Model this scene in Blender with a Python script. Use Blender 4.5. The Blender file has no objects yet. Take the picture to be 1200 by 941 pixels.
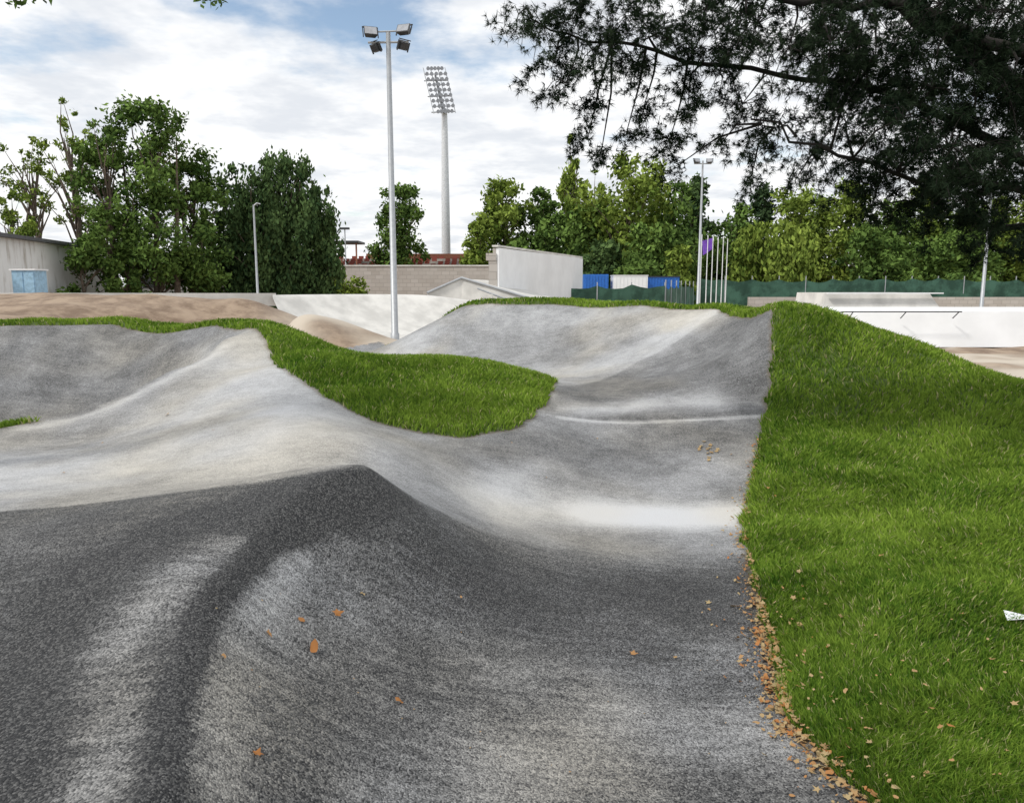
import bpy, math, random
import numpy as np
from mathutils import Vector, Matrix
rng=np.random.default_rng(7); random.seed(7)
scene=bpy.context.scene; COL=scene.collection
TH=math.radians(8.5);F=900.0;EZ=2.3
# ---------- survey helper: theodolite sighting (station at eye) + ground distance -> world xyz
def W(px,py,Y):
    zr=Y*math.tan(math.atan((470.5-py)/F)-TH)
    d=Y*math.cos(TH)-zr*math.sin(TH)
    return ((px-600)/F*d,Y,zr+EZ)
# ---------- node helpers
def mat(name):
    m=bpy.data.materials.new(name);m.use_nodes=True
    nt=m.node_tree;b=nt.nodes['Principled BSDF'];b.inputs['Roughness'].default_value=.8
    return m,nt,b
def N(nt,t,**k):
    n=nt.nodes.new(t)
    for a,v in k.items():
        if a in n.inputs: n.inputs[a].default_value=v
        else: setattr(n,a,v)
    return n
def L(nt,a,b): nt.links.new(a,b)
def mix(nt,fac,a,b,blend='MIX'):
    n=nt.nodes.new('ShaderNodeMix');n.data_type='RGBA';n.blend_type=blend
    for i,v in ((0,fac),(6,a),(7,b)):
        if hasattr(v,'is_output'): nt.links.new(v,n.inputs[i])
        else: n.inputs[i].default_value=v if i==0 else (*v,1) if len(v)==3 else v
    return n.outputs[2]
def mth(nt,op,a,b=0.0,c=None,clamp=False):
    n=nt.nodes.new('ShaderNodeMath');n.operation=op;n.use_clamp=clamp
    for i,v in enumerate((a,b,c)):
        if v is None: continue
        if hasattr(v,'is_output'): nt.links.new(v,n.inputs[i])
        else: n.inputs[i].default_value=v
    return n.outputs[0]
def sstep(nt,v,lo,hi,a=0.,b=1.):
    n=nt.nodes.new('ShaderNodeMapRange');n.interpolation_type='SMOOTHSTEP'
    nt.links.new(v,n.inputs[0]);n.inputs[1].default_value=lo;n.inputs[2].default_value=hi;n.inputs[3].default_value=a;n.inputs[4].default_value=b
    return n.outputs[0]
def noise(nt,vec,scale,detail=4,rough=.55):
    n=N(nt,'ShaderNodeTexNoise',Scale=scale,Detail=detail,Roughness=rough)
    if vec is not None: L(nt,vec,n.inputs['Vector'])
    return n.outputs[0]
def attr(nt,name):
    n=nt.nodes.new('ShaderNodeAttribute');n.attribute_name=name;return n.outputs['Fac']
def simple(name,col,rough=.8,metal=0.,var=.15,scale=6.,bump=0.):
    m,nt,b=mat(name);tc=nt.nodes.new('ShaderNodeTexCoord')
    nz=noise(nt,tc.outputs['Object'],scale,4,.6)
    c=mix(nt,sstep(nt,nz,.3,.7),tuple(x*(1-var) for x in col),tuple(min(1,x*(1+var)) for x in col))
    L(nt,c,b.inputs['Base Color']);b.inputs['Roughness'].default_value=rough;b.inputs['Metallic'].default_value=metal
    if bump:
        bp=N(nt,'ShaderNodeBump',Strength=bump,Distance=.02);L(nt,nz,bp.inputs['Height']);L(nt,bp.outputs[0],b.inputs['Normal'])
    return m
# ---------- mesh helpers
def mesh_arr(name,V,Fc,smooth=False,attrs={}):
    V=np.asarray(V,np.float32);Fc=np.asarray(Fc,np.int32);k=Fc.shape[1]
    me=bpy.data.meshes.new(name);me.vertices.add(len(V));me.vertices.foreach_set('co',V.ravel())
    me.loops.add(Fc.size);me.loops.foreach_set('vertex_index',Fc.ravel())
    me.polygons.add(len(Fc));me.polygons.foreach_set('loop_start',np.arange(0,Fc.size,k,dtype=np.int32))
    if smooth: me.polygons.foreach_set('use_smooth',np.ones(len(Fc),bool))
    me.update(calc_edges=True)
    for a,v in attrs.items():
        at=me.attributes.new(a,'FLOAT','POINT');at.data.foreach_set('value',np.asarray(v,np.float32))
    return me
def obj(name,me,mats=(),parent=None,loc=None):
    o=bpy.data.objects.new(name,me);COL.objects.link(o)
    for m in (mats if isinstance(mats,(list,tuple)) else [mats]):
        me.materials.append(m)
    if parent: o.parent=parent
    if loc: o.location=loc
    return o
def empty(name,loc=(0,0,0)):
    o=bpy.data.objects.new(name,None);COL.objects.link(o);o.location=loc;o.empty_display_size=.3;return o
def boxes(lst):
    V=[];Fq=[]
    for b in lst:
        cx,cy,cz,sx,sy,sz=b[:6];a=b[6] if len(b)>6 else 0;ca,sa=math.cos(a),math.sin(a)
        n=len(V)
        for x,y,z in ((-1,-1,-1),(1,-1,-1),(1,1,-1),(-1,1,-1),(-1,-1,1),(1,-1,1),(1,1,1),(-1,1,1)):
            X,Y_=x*sx/2,y*sy/2
            V.append((cx+X*ca-Y_*sa,cy+X*sa+Y_*ca,cz+z*sz/2))
        for f in ((0,3,2,1),(4,5,6,7),(0,1,5,4),(1,2,6,5),(2,3,7,6),(3,0,4,7)): Fq.append([n+i for i in f])
    return V,Fq
def tube(path,radii,k=8):
    P=[Vector(p) for p in path];V=[];Fq=[]
    for i,p in enumerate(P):
        t=(P[min(i+1,len(P)-1)]-P[max(i-1,0)]).normalized()
        u=t.cross(Vector((0,0,1)) if abs(t.z)<.95 else Vector((1,0,0))).normalized();w=t.cross(u)
        for j in range(k):
            a=2*math.pi*j/k;V.append(tuple(p+(u*math.cos(a)+w*math.sin(a))*radii[i]))
    for i in range(len(P)-1):
        for j in range(k):
            Fq.append([i*k+j,i*k+(j+1)%k,(i+1)*k+(j+1)%k,(i+1)*k+j])
    return V,Fq
def join(parts):
    V=[];Fq=[]
    for v,f in parts:
        n=len(V);V+=list(v);Fq+=[[n+i for i in q] for q in f]
    return V,Fq
def poly_obj(name,V,Fc,mats,parent=None,smooth=False):
    me=bpy.data.meshes.new(name);me.from_pydata([tuple(v) for v in V],[],[list(f) for f in Fc]);me.update()
    if smooth:
        for p in me.polygons:p.use_smooth=True
    return obj(name,me,mats,parent)

# =====================================================  TERRAIN
pts=[(60,941,2.2),(190,941,2.2),(215,800,2.9),(0,780,3.1),(250,700,3.55),(0,620,4.6),(320,612,4.5),(430,558,5.3),
(800,941,2.95),(1020,941,2.95),(1200,941,2.9),(850,800,4.03),
(480,580,5.8),(550,590,6.75),(650,600,7.2),(760,600,7.4),(850,600,7.35),
(600,540,8.2),(750,540,8.9),(880,540,8.7),(500,530,7.8),(430,520,7.0),(660,490,10),(770,488,10.2),(890,488,10.1),(700,460,11.7),(800,450,11.5),(880,450,11.0),
(560,363,17.5),(650,362,17.5),(750,363,16.5),(835,367,15),(905,368,12.5),(650,400,16.3),(750,400,15),(560,400,16.5),(480,400,17),(640,440,14.2),(740,425,13.8),(550,432,15.3),(450,425,16.5),(850,410,12.8),
(500,390,19),(450,412,20),(700,359,18.3),(560,359,18.3),(0,388,14),(130,386,14.5),(250,388,13.5),(300,392,12.5),
(0,508,9.3),(40,500,9.6),(130,475,10.2),(200,440,11.0),(262,404,12.1),(60,430,13.1),(0,440,12.7),(140,425,13.4),(200,410,13.3),
(0,597,5.2),(0,540,7.5),(100,560,6.6),(200,540,7),(300,560,6),(300,480,8.6),(200,490,9.0),(100,515,8.9),(290,430,11),(400,550,5.6),(350,480,8.3),
(150,382,15.3),(0,384,15),(310,386,13.2),(330,430,10.5),(380,465,9.3),(440,495,8.8),(540,513,8.8),(610,500,9.3),(648,447,12.5),(500,427,13),(570,428,12.5),(410,420,13),
(930,850,3.6),(890,700,5.2),(870,620,6.8),(895,500,9.8),(905,440,11),(920,362,13),(1000,385,13),(1100,420,12),(1200,458,11),(1200,600,7),(1000,700,4.97),(1200,780,4.2),(960,480,10.3),(1060,480,10.1),
(0,375,18),(0,357,24),(150,360,24),(300,355,27),(340,380,22),(355,390,25)]
C=[W(*p) for p in pts]
C+=[(-.72,2.3,.47),(-1.05,3.45,.53),(-1.0,4.3,.60),(-.68,4.95,.68),(-.3,2.6,.26),(-.45,3.5,.28),(-.4,4.4,.33),(-.2,5.2,.40),(.3,2.8,.17),(.3,3.9,.16),(.35,4.9,.18),(.45,5.7,.21),(1.0,4.9,.13),(1.1,5.8,.13)]
C+=[(-7.4,10.7,.2),(-6.3,11.3,.25),(-5.3,12.1,.6)]
C+=[(-1,0,.72),(-3,1,.8),(-3,-3,.8),(2,-3,.15),(1.2,.5,.15),(5,0,.25),(9,3,.3),(9,8,.4),(12,13,.1),(9,15,.1),(12,20,0),(6.5,17,.6),(5,21,0),(0,21.5,.4),(2,25,0),(-3,25,0),(-7,22,.1),
(-28,20,1.7),(-28,30,1.85),(-16,31,1.85),(-9,31,.3),(-3,31,0),(5,31,0),(14,8,.3),(-14,8,.5),(-20,12,.8),(-16,3,.7),(-8,18,.9),(-6,18.5,.5)]
C=np.array(C)
def tps(r2): return np.where(r2>1e-9,.5*r2*np.log(np.maximum(r2,1e-9)),0)
n=len(C);K=tps(((C[:,None,:2]-C[None,:,:2])**2).sum(-1))+np.eye(n)*0.003
P=np.c_[np.ones(n),C[:,:2]]
A=np.block([[K,P],[P.T,np.zeros((3,3))]]);sol=np.linalg.solve(A,np.r_[C[:,2],0,0,0])
def ss(x,a,b):
    t=np.clip((x-a)/(b-a),0,1);return t*t*(3-2*t)
def pdist(X,Y,pl):
    d=np.full(X.shape,1e9)
    for i in range(len(pl)-1):
        a=np.array(pl[i],float);b=np.array(pl[i+1],float);e=b-a
        t=np.clip(((X-a[0])*e[0]+(Y-a[1])*e[1])/(e@e+1e-9),0,1)
        d=np.minimum(d,np.hypot(X-a[0]-t*e[0],Y-a[1]-t*e[1]))
    return d
xy=lambda *p:[W(*q)[:2] for q in p]
LIP=[(-1.0,-2)]+xy((190,941,2.2),(215,800,2.9),(250,700,3.55),(285,650,4.05),(325,610,4.5),(375,580,4.95),(428,559,5.3))
CREST=[(-12,9.0)]+xy((0,508,9.3),(40,500,9.6),(130,475,10.2),(200,440,11.0),(262,404,12.1))
SEAM=xy((652,490,10),(770,488,10.2),(893,488,10.1))
RIM=[(4.2,12.4)]+xy((835,366,15.1),(750,362,16.6),(650,361,17.6),(560,362,17.6),(500,389,19.1))
RIML=[(-13,13.8)]+xy((0,388,14),(130,386,14.5),(250,388,13.5),(300,391,12.6))
creases=[(LIP,.085,.20),(CREST,.07,.22),(SEAM,.035,.3),(RIM,.07,.28),(RIML,.09,.28)]
def H(x,y):
    x=np.atleast_1d(np.asarray(x,float));y=np.atleast_1d(np.asarray(y,float))
    ox=np.maximum(np.maximum(-24-x,x-13),0);oy=np.maximum(np.maximum(-3-y,y-30),0)
    w=1-ss(np.hypot(ox,oy),0,5)
    idx=np.where(w.ravel()>0)[0];xf=x.ravel();yf=y.ravel();res=np.zeros(xf.shape)
    for s in range(0,len(idx),20000):
        i=idx[s:s+20000]
        r2=(xf[i,None]-C[None,:,0])**2+(yf[i,None]-C[None,:,1])**2
        r_=tps(r2)@sol[:n]+sol[n]+sol[n+1]*xf[i]+sol[n+2]*yf[i]
        for pl,am_,wd_ in creases:
            r_+=am_*np.exp(-np.sqrt(pdist(xf[i],yf[i],pl)**2+.0006)/wd_)
        res[i]=r_
    return np.clip(res.reshape(x.shape),-.25,2.4)*w
def G(px,py,y0=1.6,y1=34):
    ys=np.linspace(y0,y1,2500)
    zr=ys*math.tan(math.atan((470.5-py)/F)-TH);d=ys*math.cos(TH)-zr*math.sin(TH);xs=(px-600)/F*d
    h=H(xs,ys);i=np.argmax(h>=zr+EZ)
    return xs[i],ys[i]
def poly_sd(x,y,poly):
    p=np.array(poly);x=np.asarray(x);y=np.asarray(y);d=np.full(x.shape,1e9);ins=np.zeros(x.shape,bool)
    for i in range(len(p)):
        a=p[i];b=p[(i+1)%len(p)];e=b-a
        t=np.clip(((x-a[0])*e[0]+(y-a[1])*e[1])/(e@e+1e-12),0,1)
        d=np.minimum(d,np.hypot(x-a[0]-t*e[0],y-a[1]-t*e[1]))
        c=(a[1]>y)!=(b[1]>y)
        ins^=c&(x<(b[0]-a[0])*(y-a[1])/(b[1]-a[1]+1e-12)+a[0])
    return np.where(ins,-d,d)
right_edge=[(1.45,-3),(1.45,2.2)]+xy((1020,941,2.95),(930,850,3.6),(890,700,5.2),(870,620,6.8),(895,500,9.8),(905,440,11),(906,368,12.5))
rimw=xy((835,366,15.15),(750,362,16.65),(650,361,17.65),(560,362,17.65),(500,389,19.1),(450,411,20.1))
GR=right_edge+rimw+[(-3.4,20.9),(-2,20.6),(-.7,19.8),(1.5,19.8),(4,18.6),(6,18),(8.5,16.8),(10.5,15.5),(14,14),(18,10),(18,-3)]
GI=xy((312,392,12.1),(330,430,10.5),(380,465,9.3),(440,495,8.8),(540,513,8.8),(610,500,9.3),(640,475,10.6),(650,447,12.5),(560,438,14),(500,434,15),(440,428,15.6))+[(-3.5,15.4),(-4.4,15.3)]+xy((150,381,15.6),(0,383,15.3))+[(-20,15.8),(-20,14.2)]+xy((0,388,14.1),(130,386,14.6),(250,388,13.6),(300,391,12.6))
GL=[(-6.0,9.6),(-6.6,9.2),(-9,8.9),(-20,8.5),(-20,10.6),(-9,10.4),(-6.7,10.0)]
AS=[(-22,-8),(3,-8),(4.8,12),(4.8,16),(1,18.4),(-1,18.4),(-2.2,19.6),(-3.6,21.0),(-5.0,19),(-4.4,15.6),(-20,15)]
def axis(lo,hi,step,outs,outlimit,g=1.16):
    a=list(np.arange(lo,hi,step));s=step;v=a[-1]
    while v<outlimit: s*=g;v+=s;a.append(v)
    s=step;v=a[0];pre=[]
    while v>outs: s*=g;v-=s;pre.append(v)
    return np.array(pre[::-1]+a)
xs=axis(-9.5,7.5,.05,-900,900);ys=axis(1.3,20.5,.05,-60,1500,1.1)
X,Y=np.meshgrid(xs,ys);Z=H(X,Y)
lown=lambda x,y:(np.sin(x*1.7+y*.9)+np.sin(x*.8-y*2.1+1)+np.sin(x*3.1+y*2.7+2)*.5)
asph=poly_sd(X,Y,AS)
grass=np.minimum(np.minimum(poly_sd(X,Y,GR),poly_sd(X,Y,GI)),poly_sd(X,Y,GL))+.015*lown(X*6,Y*6)
def turfz(x,y,sd): return ss(-sd,-.02,.12)*.05+.02*lown(x*1.5,y*1.5)*ss(-sd,0,.4)
Z=Z+turfz(X,Y,grass)
dirtm=ss(asph,0,.3)
Z=Z+dirtm*(grass>0)*.04*lown(X*1.1,Y*1.3)*(np.hypot(X,Y)<60)
def brush(X,Y,pl,w,amp): return amp*np.exp(-(pdist(X,Y,pl)/w)**2)
g=lambda *p:[G(*q) for q in p]
def inside(poly,soft): return 1-ss(poly_sd(X,Y,poly),-soft,soft)
# base asphalt tone: near area darker / far area paler, dusty
nearpoly=g((0,600),(150,585),(300,566),(400,552),(445,560),(520,602),(610,640),(700,655),(780,660))+[(2.2,6.0),(2.5,-5),(-22,-5),(-22,5.2)]
sdn=poly_sd(X,Y,nearpoly)
soft=.05+.42*ss(X,-1.0,.4)
nearm=1-ss(sdn/soft,-1,1)
dust=.46-.31*nearm
dust+=brush(X,Y,g((30,560),(200,540),(330,520)),1.1,.24)+brush(X,Y,g((250,470),(340,480),(290,405)),.8,.24)
dust+=brush(X,Y,g((30,502),(130,477),(200,442),(262,406)),.18,.20)
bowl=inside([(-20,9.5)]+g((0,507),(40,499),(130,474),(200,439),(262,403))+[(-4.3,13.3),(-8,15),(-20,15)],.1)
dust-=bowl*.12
dust+=brush(X,Y,[(-7.6,10.7),(-6.2,11.6),(-5.2,12.6)],.45,.30)
dust+=brush(X,Y,g((470,405),(560,435),(640,440),(740,420),(820,375)),.8,.22)+brush(X,Y,g((560,370),(700,368),(820,372)),.5,.14)
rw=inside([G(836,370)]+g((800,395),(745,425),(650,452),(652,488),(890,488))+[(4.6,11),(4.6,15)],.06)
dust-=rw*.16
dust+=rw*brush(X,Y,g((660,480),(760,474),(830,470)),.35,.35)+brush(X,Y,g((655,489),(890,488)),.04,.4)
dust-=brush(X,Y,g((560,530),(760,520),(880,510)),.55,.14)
dust+=brush(X,Y,g((640,540),(560,580),(600,610)),.25,.12)
dust+=brush(X,Y,g((600,590),(700,600),(850,603)),.40,.30)+brush(X,Y,g((700,603),(860,606)),.27,.62)
# foreground
dust+=brush(X,Y,g((600,930),(750,860),(900,860)),.40,.28)+brush(X,Y,g((560,800),(760,790),(860,770)),.3,.12)
dust+=brush(X,Y,g((345,650),(280,740),(250,840),(250,930)),.12,.26)+brush(X,Y,g((420,640),(380,760),(400,900)),.40,.14)
dust+=brush(X,Y,g((290,620),(200,680),(130,770),(110,930)),.16,.26)
dust-=brush(X,Y,g((440,566),(310,640),(235,725),(200,830),(185,935)),.05,.9)
dust-=brush(X,Y,g((450,568),(380,585),(290,615)),.17,.6)
dust-=brush(X,Y,g((450,650),(650,690),(860,690)),.40,.12)
dust-=brush(X,Y,g((380,575),(220,612),(90,680),(30,800),(0,930)),.18,.42)
wet=brush(X,Y,g((700,602),(855,606)),.26,1.0)
idx=np.arange(X.size).reshape(X.shape)
Q=np.stack([idx[:-1,:-1],idx[:-1,1:],idx[1:,1:],idx[1:,:-1]],-1).reshape(-1,4)
me=mesh_arr('ground',np.stack([X,Y,Z],-1).reshape(-1,3),Q,True,{'grass':grass.ravel(),'asph':asph.ravel(),'dust':dust.ravel(),'wet':wet.ravel(),'near':nearm.ravel()})
m,nt,b=mat('track_and_ground')
tc=nt.nodes.new('ShaderNodeTexCoord');oc=tc.outputs['Object']
vo=N(nt,'ShaderNodeTexVoronoi',Scale=125.0);L(nt,oc,vo.inputs['Vector'])
sep=nt.nodes.new('ShaderNodeSeparateColor');L(nt,vo.outputs['Color'],sep.inputs[0])
st_=mth(nt,'POWER',sep.outputs[0],2.4)
base=mix(nt,st_,(.010,.011,.013),(.13,.13,.128))
mp=nt.nodes.new('ShaderNodeMapping');mp.inputs['Rotation'].default_value=(0,0,math.radians(35));mp.inputs['Scale'].default_value=(1.4,9,1);L(nt,oc,mp.inputs['Vector'])
streak=noise(nt,mp.outputs[0],2.0,5,.68)
n1=noise(nt,oc,1.5,6,.66);n2=noise(nt,oc,30,3,.7);n3=noise(nt,oc,7,4,.6)
d0=attr(nt,'dust');nr_=attr(nt,'near')
dd=mth(nt,'ADD',d0,mth(nt,'MULTIPLY',mth(nt,'SUBTRACT',n1,.5),.6))
stk=mth(nt,'ADD',.22,mth(nt,'MULTIPLY',nr_,.38))
dd=mth(nt,'ADD',dd,mth(nt,'MULTIPLY',mth(nt,'SUBTRACT',streak,.5),stk))
dd=mth(nt,'ADD',dd,mth(nt,'MULTIPLY',mth(nt,'SUBTRACT',n3,.5),.22))
sp=mth(nt,'ADD',mth(nt,'MULTIPLY',sep.outputs[1],.5),mth(nt,'MULTIPLY',n2,.5))
spa=mth(nt,'ADD',.5,mth(nt,'MULTIPLY',nr_,.35))
dd=mth(nt,'ADD',dd,mth(nt,'MULTIPLY',mth(nt,'SUBTRACT',sp,.5),spa))
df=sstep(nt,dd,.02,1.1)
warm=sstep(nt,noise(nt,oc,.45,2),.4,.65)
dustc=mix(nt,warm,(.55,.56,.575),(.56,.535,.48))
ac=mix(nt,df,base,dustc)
dn=noise(nt,oc,1.1,6,.7)
dc=mix(nt,sstep(nt,dn,.35,.65),(.17,.115,.075),(.34,.255,.18))
sy=nt.nodes.new('ShaderNodeSeparateXYZ');L(nt,oc,sy.inputs[0])
sand=mth(nt,'MULTIPLY',sstep(nt,noise(nt,oc,.12,3,.6),.42,.55),sstep(nt,sy.outputs[0],-9,-6))
dc=mix(nt,sand,dc,(.5,.44,.36))
gc=mix(nt,noise(nt,oc,14,3),(.045,.07,.012),(.10,.15,.03))
am=mth(nt,'ADD',attr(nt,'asph'),mth(nt,'MULTIPLY',mth(nt,'SUBTRACT',n3,.5),.5))
c1=mix(nt,sstep(nt,am,-.02,.08),ac,dc)
gm=mth(nt,'ADD',attr(nt,'grass'),mth(nt,'MULTIPLY',mth(nt,'SUBTRACT',n2,.5),.10))
c1b=mix(nt,mth(nt,'MULTIPLY',sstep(nt,gm,.0,.09,1.,0.),.65),c1,(.13,.10,.06))
c2=mix(nt,sstep(nt,gm,-.03,0.01,1.,0.),c1b,gc)
L(nt,c2,b.inputs['Base Color'])
rg=mth(nt,'SUBTRACT',.82,mth(nt,'MULTIPLY',attr(nt,'wet'),.3));L(nt,rg,b.inputs['Roughness'])
hgt=mth(nt,'ADD',mth(nt,'MULTIPLY',vo.outputs['Distance'],-1.0),mth(nt,'MULTIPLY',n2,.9))
bst=mth(nt,'ADD',.35,mth(nt,'MULTIPLY',nr_,.65))
bp=N(nt,'ShaderNodeBump',Strength=.75,Distance=.007);L(nt,hgt,bp.inputs['Height']);L(nt,bst,bp.inputs['Strength'])
L(nt,bp.outputs[0],b.inputs['Normal'])
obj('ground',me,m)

# ---------- leaf / blade material
def leafmat(name,c0,c1,trans=.35,rough=.55,attrn='tint',extra=None):
    m,nt,b=mat(name);t=attr(nt,attrn)
    c=mix(nt,t,c0,c1)
    if extra: c=mix(nt,sstep(nt,t,.93,.99),c,extra)
    out=nt.nodes['Material Output'];nt.nodes.remove(b)
    df=nt.nodes.new('ShaderNodeBsdfDiffuse');L(nt,c,df.inputs[0])
    if trans<=0: L(nt,df.outputs[0],out.inputs['Surface']);return m
    tr=nt.nodes.new('ShaderNodeBsdfTranslucent');L(nt,c,tr.inputs[0])
    ms=nt.nodes.new('ShaderNodeMixShader');ms.inputs[0].default_value=trans
    L(nt,df.outputs[0],ms.inputs[1]);L(nt,tr.outputs[0],ms.inputs[2]);L(nt,ms.outputs[0],out.inputs['Surface'])
    return m
NB=800000
ang=rng.uniform(math.radians(-40),math.radians(41),NB);dist=np.exp(rng.uniform(math.log(2.6),math.log(21),NB))
gx=dist*np.sin(ang);gy=dist*np.cos(ang)
def grassd(x,y): return np.minimum(np.minimum(poly_sd(x,y,GR),poly_sd(x,y,GI)),poly_sd(x,y,GL))+.015*lown(x*6,y*6)
gd=grassd(gx,gy);k=gd<0.02;gx,gy,gd,dist=gx[k],gy[k],gd[k],dist[k]
gz=H(gx,gy)+turfz(gx,gy,gd)
nb=len(gx);a=rng.uniform(0,2*np.pi,nb)
clump=.5+.5*np.sin(gx*3.1+2*np.sin(gy*2.3))*np.sin(gy*2.7+1.5*np.sin(gx*1.9))
fine=.5+.5*np.sin(gx*11+3*np.sin(gy*7.3))*np.sin(gy*12.7+2.5*np.sin(gx*8.9))
big_=.5+.5*np.sin(gx*1.1+gy*.7+1.3*np.sin(gy*.9))
hh=(.022+.028*rng.random(nb)+.018*clump+.026*fine)*np.clip(dist/7,.85,1.25);ww=.0021*np.maximum(1,dist/3.2)*rng.uniform(.7,1.4,nb)
lean=rng.uniform(.1,1.2,nb)*hh;la=2.2+1.6*np.sin(gx*2.1+gy)+2*np.sin(gy*3.3-gx*1.3)+rng.normal(0,1.2,nb)
lean_dir=np.c_[np.cos(la),np.sin(la)]
wx,wy=np.cos(a)*ww,np.sin(a)*ww
V=np.empty((nb,5,3),np.float32)
V[:,0]=np.c_[gx-wx,gy-wy,gz-.012];V[:,1]=np.c_[gx+wx,gy+wy,gz-.012]
mx=gx+lean_dir[:,0]*lean*.4;my=gy+lean_dir[:,1]*lean*.4
V[:,2]=np.c_[mx+wx*.8,my+wy*.8,gz+hh*.6];V[:,3]=np.c_[mx-wx*.8,my-wy*.8,gz+hh*.6]
V[:,4]=np.c_[gx+lean_dir[:,0]*lean,gy+lean_dir[:,1]*lean,gz+hh]
o5=np.arange(nb)[:,None,None]*5
T=(np.array([[0,1,2],[0,2,3],[3,2,4]])[None]+o5).reshape(-1,3)
tint=np.clip(rng.random(nb)*.6+.22*clump+.28*fine+.28*big_+rng.normal(0,.05,nb)-.22,0,1)
straw=rng.random(nb)<.04;tint=np.where(straw,1,np.minimum(tint,.9))
me=mesh_arr('grass',V.reshape(-1,3),T,False,{'tint':np.repeat(tint,5)})
obj('grass',me,leafmat('grass_blades',(.045,.12,.012),(.31,.44,.065),.3,.5,extra=(.5,.46,.24)))
print('blades',nb)

# ---------- fallen leaves
def leaf_shape(cx,cy,cz,s,rot,nrm,rnd):
    k=11;V=[];prof=[1,.5,.9,.42,.7,.3,.3,.7,.42,.9,.5]
    if s<.025 or rnd.random()<.5: prof=[1,.8,.55,.4,.42,.3,.3,.42,.45,.6,.85]
    u=nrm.orthogonal().normalized();u=Matrix.Rotation(rot,3,nrm)@u;w=nrm.cross(u)
    V.append(Vector((cx,cy,cz))+nrm*s*.12)
    for i in range(k):
        a=2*math.pi*i/k;r=prof[i]*s*rnd.uniform(.8,1.15)
        curl=nrm*(s*.5*rnd.uniform(-.1,1)*(prof[i]))
        V.append(Vector((cx,cy,cz))+u*math.cos(a)*r+w*math.sin(a)*r*.8+curl)
    return [tuple(v) for v in V],[[0,1+i,1+(i+1)%k] for i in range(k)]
rnd=random.Random(3);parts=[];tints=[]
def nrm_at(x,y):
    e=.03;h=H([x,x+e,x],[y,y,y+e]);return Vector((-(h[1]-h[0])/e,-(h[2]-h[0])/e,1)).normalized(),h[0]
big=[(394,722,.046,.85),(355,731,.033,.8),(367,765,.055,.9),(314,745,.03,.6),(262,770,.024,.5),(470,825,.036,.85),(301,887,.042,.9),(424,697,.03,.05),(741,768,.038,.6),(790,772,.02,.3),(830,715,.022,.4),(895,857,.02,.3),(1100,878,.03,.5),(1070,810,.03,.3),(1030,668,.03,.45),(1040,700,.035,.15),(990,832,.028,.3),(1090,855,.03,.6),(1160,795,.028,.4),(700,515,.02,.3),(120,520,.025,.5),(75,555,.025,.4),(250,505,.025,.4),(196,487,.05,.3),(640,560,.015,.4),(600,520,.02,.4),(540,700,.016,.5),(1185,850,.03,.2),(930,935,.02,.6),(1115,878,.03,.85),(985,700,.02,.4),(1150,700,.03,.3),(1020,560,.03,.3),(1130,520,.04,.3)]
for i in range(14): big.append((829+rnd.gauss(0,6),527+rnd.gauss(0,4),.045,rnd.random()*.25))
for i in range(45): big.append((rnd.uniform(930,1200),rnd.uniform(640,940),rnd.uniform(.008,.02),rnd.random()*.5))
for i in range(22): big.append((rnd.uniform(250,880),rnd.uniform(680,935),rnd.uniform(.005,.010),rnd.random()*.6))
for px,py,s,t in big:
    x,y=G(px,py);nv,h=nrm_at(x,y);gdv=float(grassd(np.array([x]),np.array([y]))[0])
    z=h+.008+(.05+.055 if gdv<0 else 0)
    p=leaf_shape(x,y,z,s,rnd.uniform(0,6.3),(nv+Vector((rnd.uniform(-.3,.3),rnd.uniform(-.3,.3),0))).normalized(),rnd);parts.append(p);tints+=[t]*12
re=right_edge[1:8]
cum=[0]
for i in range(len(re)-1):cum.append(cum[-1]+math.dist(re[i],re[i+1]))
for i in range(1800):
    s=(rnd.random()**1.3)*cum[-1]*.8
    if rnd.random()<.6: s=rnd.gauss(1.7,.75)
    s=max(0.05,min(abs(s),cum[-1]*.8))
    j=max(q for q in range(len(cum)-1) if cum[q]<=s);f=(s-cum[j])/(cum[j+1]-cum[j])
    x=re[j][0]*(1-f)+re[j+1][0]*f;y=re[j][1]*(1-f)+re[j+1][1]*f
    off=-abs(rnd.gauss(0,.07)) if rnd.random()<.88 else rnd.gauss(0,.17)
    x+=off+.01;nv,h=nrm_at(x,y);gdv=float(grassd(np.array([x]),np.array([y]))[0])
    z=h+.004+rnd.random()*.018+(.08 if gdv<-.05 else .03 if gdv<0.02 else 0)
    sc=rnd.choice([.008,.009,.011,.013,.016,.02,.026,.032])
    p=leaf_shape(x,y,z,sc,rnd.uniform(0,6.3),(nv+Vector((rnd.uniform(-.6,.6),rnd.uniform(-.6,.6),0))).normalized(),rnd)
    parts.append(p);tints+=[rnd.random()**2]*12
V,Fc=join(parts);me=mesh_arr('fallen_leaves',V,Fc,False,{'tint':tints})
obj('fallen_leaves',me,leafmat('dry_leaf',(.40,.31,.17),(.40,.165,.055),.1,.7))
# litter paper
x,y=G(1188,742);_,h=nrm_at(x,y)
V=[(x-.07,y-.03,h+.10),(x+.07,y-.05,h+.12),(x+.09,y+.05,h+.10),(x-.04,y+.06,h+.13),(x,y,h+.095)]
poly_obj('litter_paper',V,[(0,1,4),(1,2,4),(2,3,4),(3,0,4)],simple('paper',(.8,.82,.86),.6))

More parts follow.
